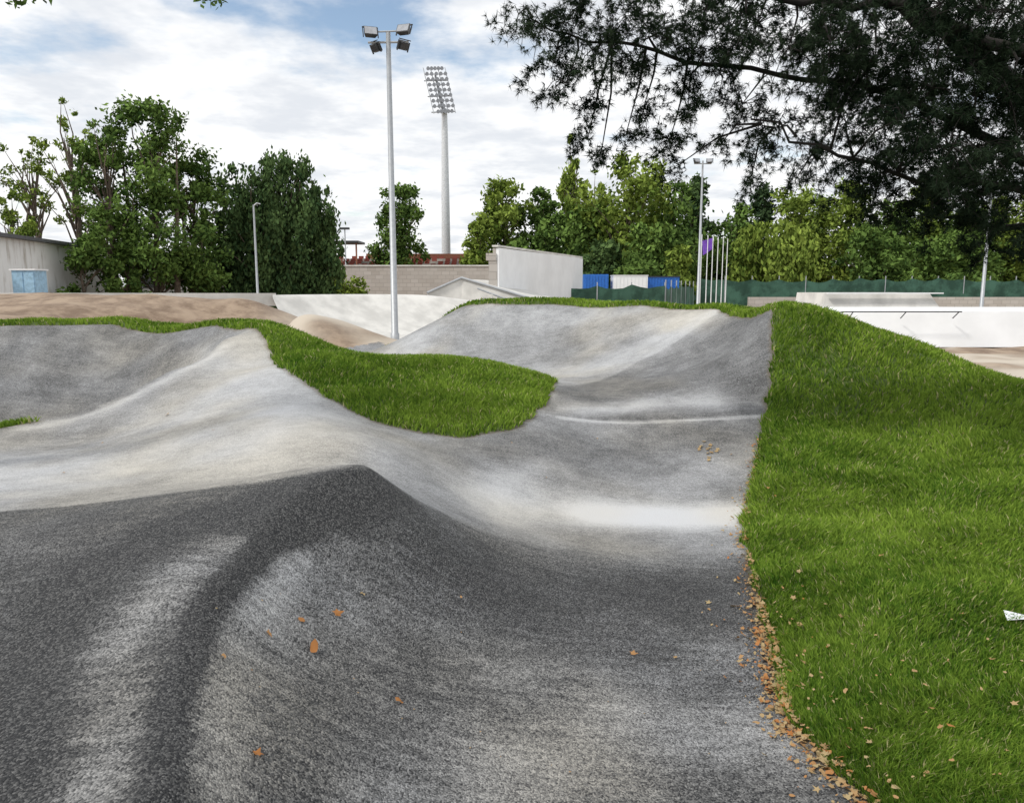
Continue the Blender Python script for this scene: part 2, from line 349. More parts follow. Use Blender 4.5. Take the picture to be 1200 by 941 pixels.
# =====================================================  MATERIALS
M_conc=simple('pale_concrete',(.60,.59,.56),.85,var=.16,scale=.9,bump=.2)
M_white=simple('white_paint',(.80,.81,.82),.6,var=.06,scale=.5)
M_galv=simple('galvanised_steel',(.40,.42,.44),.5,.4,var=.08,scale=8)
M_dark=simple('dark_metal',(.04,.042,.045),.5,.3)
M_glass=simple('lamp_glass',(.35,.36,.38),.2,0.2)
M_bark=simple('bark',(.13,.10,.075),.95,var=.4,scale=7,bump=.6)
M_barkd=simple('dark_pine_bark',(.016,.013,.011),.95,var=.4,scale=7,bump=.6)
M_blue=simple('blue_paint',(.02,.14,.5),.5)
M_lblue=simple('faded_blue_paint',(.33,.52,.68),.6)
M_roof=simple('roof_grey',(.12,.12,.13),.7)
M_rust=simple('rust_roof',(.25,.10,.06),.8)
M_red=simple('red_seats',(.30,.07,.05),.6)
m,nt,b=mat('stone_masonry');tc=nt.nodes.new('ShaderNodeTexCoord')
mp=nt.nodes.new('ShaderNodeMapping');mp.inputs['Rotation'].default_value=(math.radians(90),0,0);L(nt,tc.outputs['Object'],mp.inputs[0])
br=N(nt,'ShaderNodeTexBrick',Scale=1.0,**{'Brick Width':.9,'Row Height':.45,'Mortar Size':.03});L(nt,mp.outputs[0],br.inputs[0])
br.inputs['Color1'].default_value=(.50,.46,.42,1);br.inputs['Color2'].default_value=(.36,.32,.28,1);br.inputs['Mortar'].default_value=(.25,.23,.2,1)
L(nt,mix(nt,noise(nt,tc.outputs['Object'],.6,4),br.outputs[0],(.42,.39,.36)),b.inputs['Base Color']);M_stone=m
m,nt,b=mat('stained_cladding');tc=nt.nodes.new('ShaderNodeTexCoord')
mp=nt.nodes.new('ShaderNodeMapping');mp.inputs['Scale'].default_value=(1.5,1.5,.25);L(nt,tc.outputs['Object'],mp.inputs[0])
L(nt,mix(nt,sstep(nt,noise(nt,mp.outputs[0],1.6,5,.65),.48,.78),(.82,.82,.80),(.45,.41,.36)),b.inputs['Base Color']);M_clad=m

# =====================================================  STRUCTURES
def wall_strip(path,h0,h1,th):
    V=[];Fq=[]
    P=[Vector((p[0],p[1])) for p in path]
    for i,p in enumerate(P):
        t=(P[min(i+1,len(P)-1)]-P[max(0,i-1)]).normalized();nn=Vector((-t.y,t.x))*th
        top=h1[i] if isinstance(h1,(list,tuple)) else h1
        V+=[(p.x,p.y,h0),(p.x,p.y,top),(p.x+nn.x,p.y+nn.y,top),(p.x+nn.x,p.y+nn.y,h0)]
    for i in range(len(P)-1):
        a,b_=4*i,4*i+4
        for j in range(4): Fq.append([a+j,a+(j+1)%4,b_+(j+1)%4,b_+j])
    e=4*(len(P)-1);Fq+= [[0,3,2,1],[e,e+1,e+2,e+3]]
    return V,Fq
R=empty('corrugated_shed')
p0=Vector((-26.6,34));p1=Vector((-31.2,60));Ln=(p1-p0).length;t=(p1-p0)/Ln
path=[];nr=150
for i in range(nr+1):
    q=p0+t*Ln*i/nr;off=(.05 if (i//1)%2 else -.05);path.append((q.x-t.y*off,q.y+t.x*off))
V,Fq=wall_strip(path,0,5.0,.12);poly_obj('wall',V,Fq,M_clad,R)
V,Fq=wall_strip([(p0.x+.45,p0.y),(p1.x+.45,p1.y)],5.003,5.2,.9);poly_obj('roof_edge',V,Fq,M_roof,R)
V,Fq=wall_strip([(p1.x,p1.y+.06),(p1.x-20,p1.y+.06)],0,5.0,.15);poly_obj('end_wall',V,Fq,M_clad,R)
V=[(p0.x+.4,p0.y,5.205),(p1.x+.4,p1.y,5.205),(p1.x-14,p1.y,6.2),(p0.x-14,p0.y,6.2)];poly_obj('roof',V,[(0,1,2,3)],M_roof,R)
R=empty('blue_booth')
x0,y0=-24.5,39.5
V,Fq=boxes([(x0,y0,2.35,1.15,1.0,1.5)]);poly_obj('body',V,Fq,M_lblue,R)
V,Fq=boxes([(x0,y0,3.14,1.3,1.15,.08)]);poly_obj('roof',V,Fq,M_white,R)
V,Fq=boxes([(x0-.28,y0-.515,2.35,.5,.03,1.3),(x0+.28,y0-.515,2.35,.5,.03,1.3),(x0,y0,.8,1.1,.95,1.59)]);poly_obj('doors_and_plinth',V,Fq,M_lblue,R)
R=empty('pale_shed')
V,Fq=boxes([(-26.6,64,2.3,7.6,5,4.6)]);poly_obj('walls',V,Fq,M_clad,R)
V,Fq=boxes([(-26.6,64,4.72,8,5.4,.2)]);poly_obj('roof',V,Fq,M_roof,R)
V,Fq=boxes([(-28.6,61.47,2.8,1.3,.06,1.2),(-25,61.47,2.8,1.3,.06,1.2)]);poly_obj('windows',V,Fq,M_roof,R)
V,Fq=wall_strip([(-30,29.5),(-18,30.2),(-9.9,32.5)],1.5,[2.06,2.05,2.02],.5)
poly_obj('concrete_retaining_wall',V,Fq,M_conc)
rim=[W(318,347,32.2),W(360,346,34),(-7.2,35.8,0),(-5.6,36.9,0),W(500,344,37.8),W(540,350,38.2),W(575,356,38.4)]
rim=[(r[0],r[1],zz) for r,zz in zip(rim,(1.98,1.98,1.98,1.96,1.94,1.7,1.5))]
foot=[W(362,400,29.6),W(385,402,30.2),W(410,403,30.8),W(440,400,31.5),W(490,395,33),W(540,380,35),W(585,372,36)]
V=[];Fq=[];ns=12
for r,f in zip(rim,foot):
    for s in range(ns+1):
        u=s/ns;V.append((f[0]+(r[0]-f[0])*u,f[1]+(r[1]-f[1])*u,.03+(r[2]-.03)*(.25*u+.75*u**2.2)))
    V.append((r[0],r[1]+.6,r[2]+.003));V.append((r[0],r[1]+1.2,0))
c_=ns+3
for i in range(len(rim)-1):
    for s in range(c_-1):Fq.append([i*c_+s,(i+1)*c_+s,(i+1)*c_+s+1,i*c_+s+1])
o=poly_obj('concrete_berm',V,Fq,M_conc,smooth=False)
sm=o.modifiers.new('s','SUBSURF');sm.levels=2;sm.render_levels=2
R=empty('concrete_skate_ramp')
a0=W(500,346,42);a1=W(541,327,43);a2=W(640,354,43);a3=W(575,330,49)
V=[(a0[0],42,0),(a1[0],42.5,0),(a2[0],42,0),(a0[0],42.3,1.9),(a1[0],43,2.72),(a2[0],42.3,1.35),(a0[0]+1.5,50,1.9),(a3[0],50,2.7),(a2[0]+2,50,1.3)]
poly_obj('ramp',V,[(0,1,4,3),(1,2,5,4),(3,4,7,6),(4,5,8,7)],M_conc,R)
V,Fq=join([tube([(V[3][0],V[3][1]-.05,V[3][2]+.06),(V[4][0],V[4][1]-.05,V[4][2]+.06),(V[5][0],V[5][1]-.05,V[5][2]+.06)],[.07]*3),tube([(V[4][0]+.9,42.3,2.2),(V[5][0]-.4,42.1,.95)],[.05]*2)])
poly_obj('coping',V,Fq,M_galv,R)
bx=[]
for i in range(6): bx.append((-1.2+.35*i,41.2,.15+.16*(5-i),.35,1.2,.3+.32*(5-i)))
V,Fq=boxes(bx);poly_obj('steps',V,Fq,M_conc,R)
R=empty('white_wall')
V,Fq=wall_strip([(-.76,45),(2.6,55),(5.9,65)],0,[4.5,4.55,4.6],.3);poly_obj('panel',V,Fq,M_white,R)
V,Fq=wall_strip([(-.79,44.9),(5.87,64.9)],4.56,[4.66,4.76],.38);poly_obj('coping',V,Fq,M_conc,R)
V,Fq=boxes([(-1.1,45.4,1.9,.5,.8,3.8),(-1.2,45.4,4.0,.6,.9,.4),(-.95,45.4,4.35,.3,.7,.3)]);poly_obj('buttress',V,Fq,M_stone,R)
R=empty('stone_wall')
V,Fq=boxes([(-11.5,90,2.3,21,.6,4.6)]);poly_obj('wall',V,Fq,M_stone,R)
V,Fq=boxes([(-11.5,90,4.68,21.2,.8,.15)]);poly_obj('coping',V,Fq,M_conc,R)
R=empty('stadium_grandstand')
V,Fq=boxes([(-18,113+i*.9,2.4+.4*i/2,22,.85,4.8+.4*i) for i in range(5)]);poly_obj('terraces',V,Fq,M_stone,R)
V,Fq=boxes([(-18+q*1.0-10.5,112.9+i*.9,5.0+.4*i,.7,.3,.4) for i in range(5) for q in range(22) if (q*7+i*3)%5]);poly_obj('seats',V,Fq,M_red,R)
V,Fq=boxes([(-25,112,8.5,7,5,.3)]);poly_obj('canopy',V,Fq,M_dark,R)
V,Fq=boxes([(-28.2+i*2.1,110,4.2,.2,.2,8.3) for i in range(4)]+[(-14,118,3.6,16,.3,7.2)]);poly_obj('posts_and_back_wall',V,Fq,M_rust,R)
R=empty('blue_container')
V,Fq=boxes([(8.0,75,2.4,2.3,2.4,2.1)]+[(7.0+.28*i,73.77,2.4,.1,.06,1.9) for i in range(8)]);poly_obj('body',V,Fq,M_blue,R)
V,Fq=boxes([(8.0,75,.67,2.4,2.5,1.34)]);poly_obj('plinth',V,Fq,M_conc,R)
R=empty('blue_container')
V,Fq=boxes([(14.6,76,2.4,3.0,2.4,1.6)]+[(13.3+.3*i,74.77,2.4,.1,.06,1.4) for i in range(9)]);poly_obj('body',V,Fq,M_blue,R)
V,Fq=boxes([(14.6,76,3.25,3.2,2.6,.1),(14.6,76,.79,2.9,2.3,1.58)]);poly_obj('roof_and_plinth',V,Fq,M_dark,R)
R=empty('white_container')
V,Fq=boxes([(11.2,74.5,1.65,3.2,2.4,3.3)]);poly_obj('body',V,Fq,M_white,R)
V,Fq=boxes([(11.2,74.5,3.34,3.3,2.5,.07)]+[(9.8+.35*i,73.28,2.2,.06,.03,2.0) for i in range(9)]);poly_obj('roof_and_ribs',V,Fq,M_white,R)
m,nt,b=mat('green_windbreak_mesh');tc=nt.nodes.new('ShaderNodeTexCoord')
L(nt,mix(nt,sstep(nt,noise(nt,tc.outputs['Object'],.5,5,.7),.38,.62),(.015,.055,.035),(.05,.13,.09)),b.inputs['Base Color']);M_mesh=m
def fence(p,q,h,step):
    R=empty('mesh_fence');p=Vector(p);q=Vector(q);Lg=(q-p).length;k=int(Lg/step);bx=[];top=[];bot=[]
    for i in range(k+1):
        c=p.lerp(q,i/k);bx.append((c.x,c.y,(h+.15)/2,.08,.08,h+.15))
        hp=h-random.uniform(0,.35)
        for j in range(4):
            if i==k and j>0:break
            cc=p.lerp(q,min(1,(i+j/4)/k));sag=(.25*math.sin(math.pi*j/4)+random.uniform(0,.08))
            top.append((cc.x,cc.y-.06+.08*math.sin(i*2+j),hp-sag));bot.append((cc.x,cc.y-.06+.06*math.sin(i+j*2),.05))
    n_=len(top);poly_obj('mesh_screen',bot+top,[(i,i+1,n_+i+1,n_+i) for i in range(n_-1)],M_mesh,R)
    V,Fq=boxes(bx);poly_obj('posts',V,Fq,M_galv,R)
fence((3.9,61),(12.6,64),2.5,2.4)
fence((12.7,64.2),(20,84),2.7,3)
fence((20.1,84.1),(80,88),3.3,3)
V,Fq=boxes([(58,82,.6,66,.4,1.2)]);poly_obj('low_stone_wall',V,Fq,M_stone)
R=empty('concrete_skate_platform')
V=[(12.0,29.5,0),(34,29.5,0),(34,29.9,1.35),(12.4,29.9,1.35),(34,36,1.36),(12.4,36,1.36),(10.2,36,0)]
poly_obj('bank',V,[(0,1,2,3),(3,2,4,5),(0,3,5,6)],M_white,R)
x0,x1=15.7,21.6
V=[(x0,39,1.2),(x1,39,1.2),(x1-.5,39.2,1.98),(x0+.1,39.2,1.98),(x1-.5,43,1.98),(x0+.1,43,1.98),(x1,43,1.2),(x0,43,1.2)]
poly_obj('ledge',V,[(0,1,2,3),(3,2,4,5),(1,6,4,2),(0,3,5,7)],M_conc,R)
V,Fq=boxes([(x0+3,38.9,1.97,5.8,.2,.06),(18.6,41,.6,6.2,4.4,1.19)]);poly_obj('ledge_edge',V,Fq,M_white,R)
V,Fq=join([tube([(12.3,29.2,1.28),(12.5,29.2,1.36),(17,29.2,1.36)],[.025]*3,6)]+[tube([(12.9+2*i,29.6,1.1),(12.9+2*i,29.2,1.36)],[.02]*2,6) for i in range(3)])
poly_obj('grind_rail',V,Fq,M_dark,R)

# ---------- street lamps
def lamp_pole(name,x,y,h,r0,r1,z0=0.):
    R=empty(name,(x,y,z0));V,Fq=tube([(0,0,0),(0,0,.5),(0,0,.52),(0,0,h)],[r0*1.25,r0*1.25,r0,r1],12)
    poly_obj('pole',V,Fq,M_galv,R,True);V,Fq=boxes([(0,0,.03,.5,.5,.06)]);poly_obj('base_plate',V,Fq,M_galv,R);return R
def flood(name,R,loc,rz,tilt,w=.5,h=.38):
    V,Fq=boxes([(0,0,0,w,.10,h)])
    V=[(v[0]*(.7 if v[1]>0 else 1),v[1]*2.2,v[2]*(.65 if v[1]>0 else 1)) for v in V]
    Mx=Matrix.Translation(loc)@Matrix.Rotation(rz,4,'Z')@Matrix.Rotation(tilt,4,'X')
    a=join([(V,Fq),boxes([(-w/2-.02,0,-.02,.03,.05,h),(w/2+.02,0,-.02,.03,.05,h),(0,.0,h/2+.05,w+.08,.05,.03)])])
    poly_obj(name,[Mx@Vector(v) for v in a[0]],a[1],M_dark,R)
    V,Fq=boxes([(0,-.118,0,w*.88,.012,h*.84)]);poly_obj(name+'_glass',[Mx@Vector(v) for v in V],Fq,M_glass,R)
px0,_,_=W(463,400,30)
R=lamp_pole('street_lamp',px0,30,11.55,.135,.085)
hz=11.2
V,Fq=join([tube([(-.75,0,hz),(.75,0,hz+.02)],[.04,.04],6),tube([(-.6,-.05,hz+.35),(.7,-.05,hz+.4)],[.03,.03],6)]);poly_obj('crossbar',V,Fq,M_galv,R)
flood('floodlight_1',R,(-.62,-.2,hz+.28),.3,-.5);flood('floodlight_2',R,(.62,-.25,hz+.35),-.3,-.55)
flood('floodlight_3',R,(-.5,.1,hz-.15),2.4,-.5,.42,.34);flood('floodlight_4',R,(.55,.05,hz-.1),-2.4,-.5,.42,.34)
x,_,_=W(302,343,45)
R=lamp_pole('street_lamp',x,45,6.9,.08,.05,0);V,Fq=join([tube([(0,0,6.85),(.2,0,7.0),(.4,0,6.95)],[.04]*3,6)]);poly_obj('arm',V,Fq,M_galv,R)
x,_,_=W(818,350,55);R=lamp_pole('street_lamp',x,55,10.9,.12,.06)
V,Fq=tube([(-.6,0,10.7),(.6,0,10.7)],[.04]*2,6);poly_obj('crossbar',V,Fq,M_galv,R)
flood('floodlight_1',R,(-.45,-.1,10.85),.3,-.5,.4,.3);flood('floodlight_2',R,(.45,-.1,10.85),-.3,-.5,.4,.3)
x,_,_=W(1150,360,45);R=lamp_pole('street_lamp',x,45,7.6,.11,.06)
V,Fq=tube([(-.5,0,7.4),(.5,0,7.4)],[.04]*2,6);poly_obj('crossbar',V,Fq,M_galv,R)
flood('floodlight_1',R,(-.4,-.1,7.55),.3,-.5,.4,.3);flood('floodlight_2',R,(.4,-.1,7.55),-.3,-.5,.4,.3)
x,_,_=W(405,300,100);R=lamp_pole('street_lamp',x,100,9.6,.12,.07);V,Fq=boxes([(0,-.1,9.6,1.2,.5,.25)]);poly_obj('lamp_head',V,Fq,M_dark,R)
x,_,_=W(523,310,120)
R=empty('stadium_floodlight_mast',(x,120,0))
V,Fq=tube([(0,0,0),(0,0,15),(0,0,28.5)],[.75,.62,.42],14);poly_obj('mast',V,Fq,simple('pale_mast_paint',(.62,.64,.66),.6),R,True)
lam=[];nrow=9
Tm=Matrix.Translation((-.6,-.5,31.0))@Matrix.Rotation(.45,4,'Z')@Matrix.Rotation(math.radians(-14),4,'X')@Matrix.Rotation(math.radians(-8),4,'Y')
parts=[]
for r in range(nrow):
    z=-3.2+r*.82;wd=1.75 if 0<r<nrow-1 else 1.3
    parts.append(tube([Tm@Vector((-wd,0,z)),Tm@Vector((wd,0,z))],[.07,.07],5));nl=5
    for c in range(nl):
        xx=-wd*.85+c*(wd*1.7)/(nl-1)
        lam.append(tube([Tm@Vector((xx,.18,z+.15)),Tm@Vector((xx,-.12,z+.0)),Tm@Vector((xx,-.2,z-.02)),Tm@Vector((xx,-.19,z-.02))],[.1,.28,.29,.001],8))
for xx in (-1.75,-.6,.6,1.75): parts.append(tube([Tm@Vector((xx,.1,-3.4)),Tm@Vector((xx,.1,3.6))],[.06,.06],5))
parts.append(tube([(0,0,28.3),Tm@Vector((0,.3,-3.2)),Tm@Vector((0,.3,2.5))],[.42,.3,.15],8))
for r in range(3): parts.append(tube([Tm@Vector((-1.9,.5,-3+2.4*r)),Tm@Vector((1.9,.5,-3+2.4*r))],[.08,.08],4))
V,Fq=join(parts);poly_obj('lamp_frame',V,Fq,M_galv,R);V,Fq=join(lam);poly_obj('lamps',V,Fq,simple('lamp_reflector',(.30,.31,.33),.4,.3),R)
for i,pxx in enumerate((820,827,833,839,845,850)):
    x,_,_=W(pxx,350,70+i*1.2);R=empty('flagpole',(x,70+i*1.2,0));V,Fq=tube([(0,0,0),(0,0,6.9)],[.05,.035],6);poly_obj('pole',V,Fq,M_white,R)
    if i==2:
        V=[];Fq=[]
        for a_ in range(7):
            V+=[(-.05-.16*a_,.1*math.sin(a_),6.75-.05*a_),(-.05-.14*a_,.1*math.sin(a_+.5),5.7-.09*a_)]
        for a_ in range(6):Fq.append([2*a_,2*a_+1,2*a_+3,2*a_+2])
        poly_obj('flag',V,Fq,simple('purple_flag',(.16,.06,.42),.7),R)

# =====================================================  TREES
LM={'mid':leafmat('leaf_mid_green',(.035,.07,.02),(.19,.295,.07),0),
'dark':leafmat('leaf_dark_green',(.028,.058,.024),(.13,.20,.07),0),
'bright':leafmat('leaf_bright_green',(.06,.105,.02),(.31,.40,.08),0),
'conifer':leafmat('leaf_conifer',(.02,.04,.02),(.08,.125,.055),0)}
def leaves(cent,rad,n,size,rg,squash=.8,shell=.5,up=0.):
    k=len(cent);w=rad**2;ci=rg.choice(k,n,p=w/w.sum())
    d=rg.normal(size=(n,3));d/=np.linalg.norm(d,axis=1)[:,None]
    r=rg.random(n)**shell*(1+.22*rg.normal(size=n))
    p=cent[ci]+d*(r*rad[ci])[:,None]*np.array([1,1,squash])
    u=rg.normal(size=(n,3));u[:,2]+=up*np.sign(u[:,2]);u/=np.linalg.norm(u,axis=1)[:,None]
    v=np.cross(u,rg.normal(size=(n,3)));v/=np.linalg.norm(v,axis=1)[:,None]
    s=size*rg.uniform(.5,1.3,n)[:,None]
    V=np.stack([p-u*s,p-v*s*.5,p+u*s,p+v*s*.5],1)
    ct=rg.uniform(-.2,.2,k)
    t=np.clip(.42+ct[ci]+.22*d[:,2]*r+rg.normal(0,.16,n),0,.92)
    return V.reshape(-1,3),np.arange(4*n).reshape(-1,4),np.repeat(t,4)
def tree(name,x,y,h,w,kind,shape='round',crown=.2,n=9000,size=.2,seed=1,clumps=30,bark=None,z0=0.,trunks=1,fill=1.,inner=True):
    rg=np.random.default_rng(seed);R=empty(name,(x,y,z0));parts=[];cent=[];rad=[]
    cz0=h*crown
    for i in range(clumps):
        u=rg.random()if shape!='cone' else rg.random()**1.5
        z=cz0+(h-cz0)*u
        if shape=='cone': e=(1-u)*.95+.06
        elif shape=='column': e=min(1,.55+1.2*u)*math.sqrt(max(0,1-max(0,(u-.45)/.6)**2))
        else: e=math.sqrt(max(.03,1-(2*u-.85)**2*.75))
        a=rg.random()*6.283;q=math.sqrt(rg.random())*.88
        rr=w/2*e*q
        cr=w*(.07+.14*rg.random())*(.75 if shape in('cone','column') else 1)*(1-.35*u)*fill
        cent.append((rr*math.cos(a),rr*math.sin(a),min(z,h-cr*.7)));rad.append(cr)
    if inner and fill>=1:
        for j in range(4):
            u=.12+.2*j;e=(1-u) if shape=='cone' else .9-.25*abs(u-.4)*2
            cent.append((rg.normal(0,.06*w),rg.normal(0,.06*w),cz0+(h-cz0)*u));rad.append(w*.34*e)
    cent=np.array(cent);rad=np.array(rad)
    tr=h*.012+.05
    for tI in range(trunks):
        ox=(tI-(trunks-1)/2)*w*.14
        top=(ox*1.5+rg.normal(0,.3),rg.normal(0,.3),h*.82)
        tp=[(ox,0,-.3),(ox*1.1+rg.normal(0,.1),0,h*.25),(ox*1.3+rg.normal(0,.25),rg.normal(0,.2),h*.55),top]
        parts.append(tube(tp,[tr*1.2,tr*.9,tr*.55,tr*.12],8))
    for i in range(min(clumps,30)):
        c=cent[i];f=max(.12,min(.75,(c[2]/h)-.22));b0=Vector((0,0,h*f*.9))
        mid=b0.lerp(Vector(c),.5)+Vector((rg.normal(0,.25),rg.normal(0,.25),.3))
        parts.append(tube([b0,mid,c],[tr*.38,tr*.2,tr*.05],5))
    V,Fq=join(parts);poly_obj('trunk',V,Fq,bark or M_bark,R,True)
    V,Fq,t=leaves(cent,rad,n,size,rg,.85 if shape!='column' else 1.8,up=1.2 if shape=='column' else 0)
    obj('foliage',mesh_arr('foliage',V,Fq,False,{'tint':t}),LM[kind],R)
    return R
X_=lambda px,py,Y:W(px,py,Y)[0]
tree('ailanthus_tree',X_(185,340,54),54,14.7,9.4,'mid','round',.18,17000,.18,11,72,trunks=3,inner=False)
tree('ailanthus_tree',X_(232,340,57),57,11.6,6.0,'mid','round',.2,7000,.18,12,40,trunks=2,inner=False)
tree('ailanthus_tree',X_(135,340,52),52,12.9,5.6,'mid','round',.25,6000,.17,13,40,inner=False)
tree('ailanthus_tree',X_(95,340,58),58,15.7,5.2,'bright','round',.4,2000,.16,14,40,fill=.6)
tree('ailanthus_tree',X_(50,340,60),60,13.4,6.4,'bright','round',.55,1500,.16,24,36,fill=.6)
tree('ailanthus_tree',X_(18,340,48),48,8.4,3.6,'bright','round',.45,2000,.14,15,22,fill=.8)
tree('shrub',X_(100,340,50),50,5.5,4.5,'mid','round',.1,4500,.16,16,20,inner=False)
tree('shrub',X_(150,340,52),52,4.6,4.0,'mid','round',.05,4000,.16,36,18,inner=False)
tree('cypress_tree',X_(300,340,60),60,11.2,6.6,'dark','column',.04,15000,.20,17,60)
tree('cypress_tree',X_(340,340,61),61,11.8,7.2,'dark','column',.04,16000,.20,18,64)
tree('cypress_tree',X_(375,340,62),62,9.8,5.4,'dark','column',.04,11000,.20,19,44)
tree('shrub',X_(262,340,62),62,8.2,5.5,'dark','round',.03,9000,.19,20,30)
tree('shrub',X_(400,340,70),70,3.8,4.5,'bright','round',.02,3000,.18,22,12)
tree('linden_tree',X_(470,310,110),110,16.4,8.8,'mid','round',.2,10000,.30,31,34)
for i,(px,top,wpx,Y,kd,sh) in enumerate([(592,212,80,112,'bright','round'),(560,262,50,105,'bright','round'),(634,222,60,114,'mid','round'),(650,250,60,100,'mid','round'),(735,180,118,92,'bright','round'),
(672,162,34,128,'bright','column'),(690,240,80,95,'mid','round'),(700,200,66,118,'bright','round'),(790,212,90,100,'mid','round'),(815,205,60,115,'dark','round'),(765,265,90,85,'mid','round'),(895,203,80,125,'conifer','cone'),(862,240,75,110,'mid','round'),(935,220,85,120,'bright','round'),(925,268,70,92,'bright','column'),(880,270,60,96,'bright','column'),(960,232,66,130,'mid','round'),
(995,212,90,118,'bright','round'),(1045,235,90,112,'mid','round'),(1090,220,90,120,'bright','round'),(1140,240,80,112,'mid','round'),(1185,232,90,116,'bright','round'),(1240,225,100,118,'mid','round'),(1030,270,90,100,'mid','round'),(1120,275,90,100,'mid','round'),(795,290,40,82,'bright','round'),(610,280,60,98,'mid','round'),(715,285,70,88,'dark','round'),(840,285,50,105,'mid','round')]):
    x,_,z=W(px,top,Y);w=wpx/F*Y
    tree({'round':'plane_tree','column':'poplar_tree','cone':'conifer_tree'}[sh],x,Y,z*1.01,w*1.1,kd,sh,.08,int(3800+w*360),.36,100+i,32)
rg=np.random.default_rng(5);cx=[];cr=[]
for i in range(170):
    a=rg.uniform(-100,190);yy=rg.uniform(150,175);hh=rg.uniform(4,10)+3.5*math.sin(a*.07)
    if a<0: hh*=.5
    for j in range(2): cx.append((a+rg.normal(0,2),yy,hh*(.3+.6*j)));cr.append(rg.uniform(3,5.5)*(.6 if a<0 else 1))
V,Fq,t=leaves(np.array(cx),np.array(cr),50000,.6,rg)
obj('distant_trees',mesh_arr('distant_trees',V,Fq,False,{'tint':t}),LM['mid'])

# ---------- overhanging pine (trunk stands right of the path)
R=empty('pine_tree',(0,0,0));rg=np.random.default_rng(21);rd=random.Random(9)
TX,TY=10.2,9.5
trunk=[(TX,TY,-.1),(TX+.1,TY,2.5),(TX-.05,TY+.1,5),(TX-.3,TY,7.5),(TX-.2,TY,10)]
parts=[tube(trunk,[.36,.30,.26,.2,.1],12)]
limbs=[[(TX,TY,3.6),W(1230,150,9.4),W(1130,55,9),W(1060,5,8.8),W(960,-30,8.6),W(820,-60,8.4)],
[(TX,TY,3.4),W(1200,190,9),W(1090,130,8.8),W(980,95,8.8),W(880,80,8.6),W(770,60,8.6),W(690,50,8.5),W(610,15,8.4)],
[(TX,TY,3.1),W(1220,230,8.6),W(1120,215,8.4),W(1040,200,8.4),W(960,170,8.4),W(880,140,8.5)],
[(TX,TY,3.9),W(1200,60,8.2),W(1100,20,8),W(1000,10,8.2),W(900,-5,8.2),W(800,-10,8.2),W(700,-15,8.3),W(640,-25,8.2)],
[(TX,TY,3.0),W(1230,270,9.2),W(1150,260,9),W(1080,245,9)]]
lr=[[.17,.13,.11,.09,.07,.05],[.09,.06,.04,.03,.025,.02,.014,.008],[.07,.045,.03,.022,.016,.010],[.11,.07,.05,.04,.035,.03,.02,.012],[.07,.05,.025,.012]]
for l,r in zip(limbs,lr):
    l2=[];r2=[]
    for i in range(len(l)-1):
        for s in range(3):
            q=Vector(l[i]).lerp(Vector(l[i+1]),s/3)+(Vector((rd.uniform(-.08,.08),rd.uniform(-.08,.08),rd.uniform(-.07,.07))) if s else Vector((0,0,0)))
            l2.append(q);r2.append(r[i]+(r[i+1]-r[i])*s/3)
    l2.append(l[-1]);r2.append(r[-1]);parts.append(tube(l2,r2,8))
LP=[]
for l,r in zip(limbs,lr):
    for i in range(len(l)-1):
        for s in range(6):LP.append(Vector(l[i]).lerp(Vector(l[i+1]),s/6))
clumps=[(635,30,8.4,42),(608,10,8.4,22),(650,75,8.5,34),(660,110,8.6,24),(690,70,8.6,32),(720,35,8.4,42),(700,120,8.6,28),(692,158,8.7,26),(705,180,8.7,12),(770,35,8.3,45),(745,85,8.6,32),(760,120,8.6,30),(790,160,8.7,28),(800,190,8.7,12),(740,150,8.6,16),(820,50,8.3,48),(815,120,8.5,36),(845,85,8.5,36),(850,165,8.6,14),(870,40,8.2,45),(885,110,8.5,40),(890,165,8.6,30),(880,205,8.7,20),(920,60,8.3,45),(930,140,8.5,38),(960,30,8.2,45),(960,100,8.4,42),(965,180,8.5,34),(945,205,8.6,16),(1000,60,8.3,50),(1000,140,8.4,45),(1005,215,8.5,34),(1015,245,8.6,16),(1040,100,8.4,55),(1050,180,8.4,50),(1055,235,8.6,30),(1050,25,8.3,50),(1090,60,8.4,55),(1100,140,8.4,60),(1095,220,8.5,45),(1100,262,8.7,24),(1140,30,8.5,55),(1150,110,8.5,60),(1145,190,8.5,55),(1140,255,8.7,36),(1155,290,8.8,22),(1190,60,8.6,60),(1190,150,8.6,60),(1195,220,8.7,55),(1190,280,8.8,34),
(1040,60,7.8,55),(1100,100,7.8,60),(1160,70,7.8,60),(1080,180,7.9,55),(1150,170,7.9,60),(1190,110,7.8,60),(1130,225,8,50),(1180,250,8,45),(1010,100,7.8,50),(1010,20,7.8,45),(1080,20,7.8,50),(1150,15,7.8,50),(960,60,7.9,40),(1030,150,7.9,45),(980,10,8,50),(900,15,8,45),(830,10,8.2,45),(750,10,8.2,40),(680,20,8.3,35),(1050,130,9,55),(1120,60,9,60),(1180,20,9,60),(1170,120,9,60),(1110,190,9,55),(1180,200,9.1,55),(1060,220,9,40),(1020,190,9,40),(1000,90,9,50),(1240,100,8.8,80),(1245,220,8.9,70),(1300,60,9.2,100),(1310,200,9.3,100),(1000,-10,8.3,60),(1100,-20,8.3,70),(880,-10,8.2,60),(760,-15,8.2,50),(680,-20,8.3,45),(1200,-10,8.5,80)]
tp=[];td=[];tint=[]
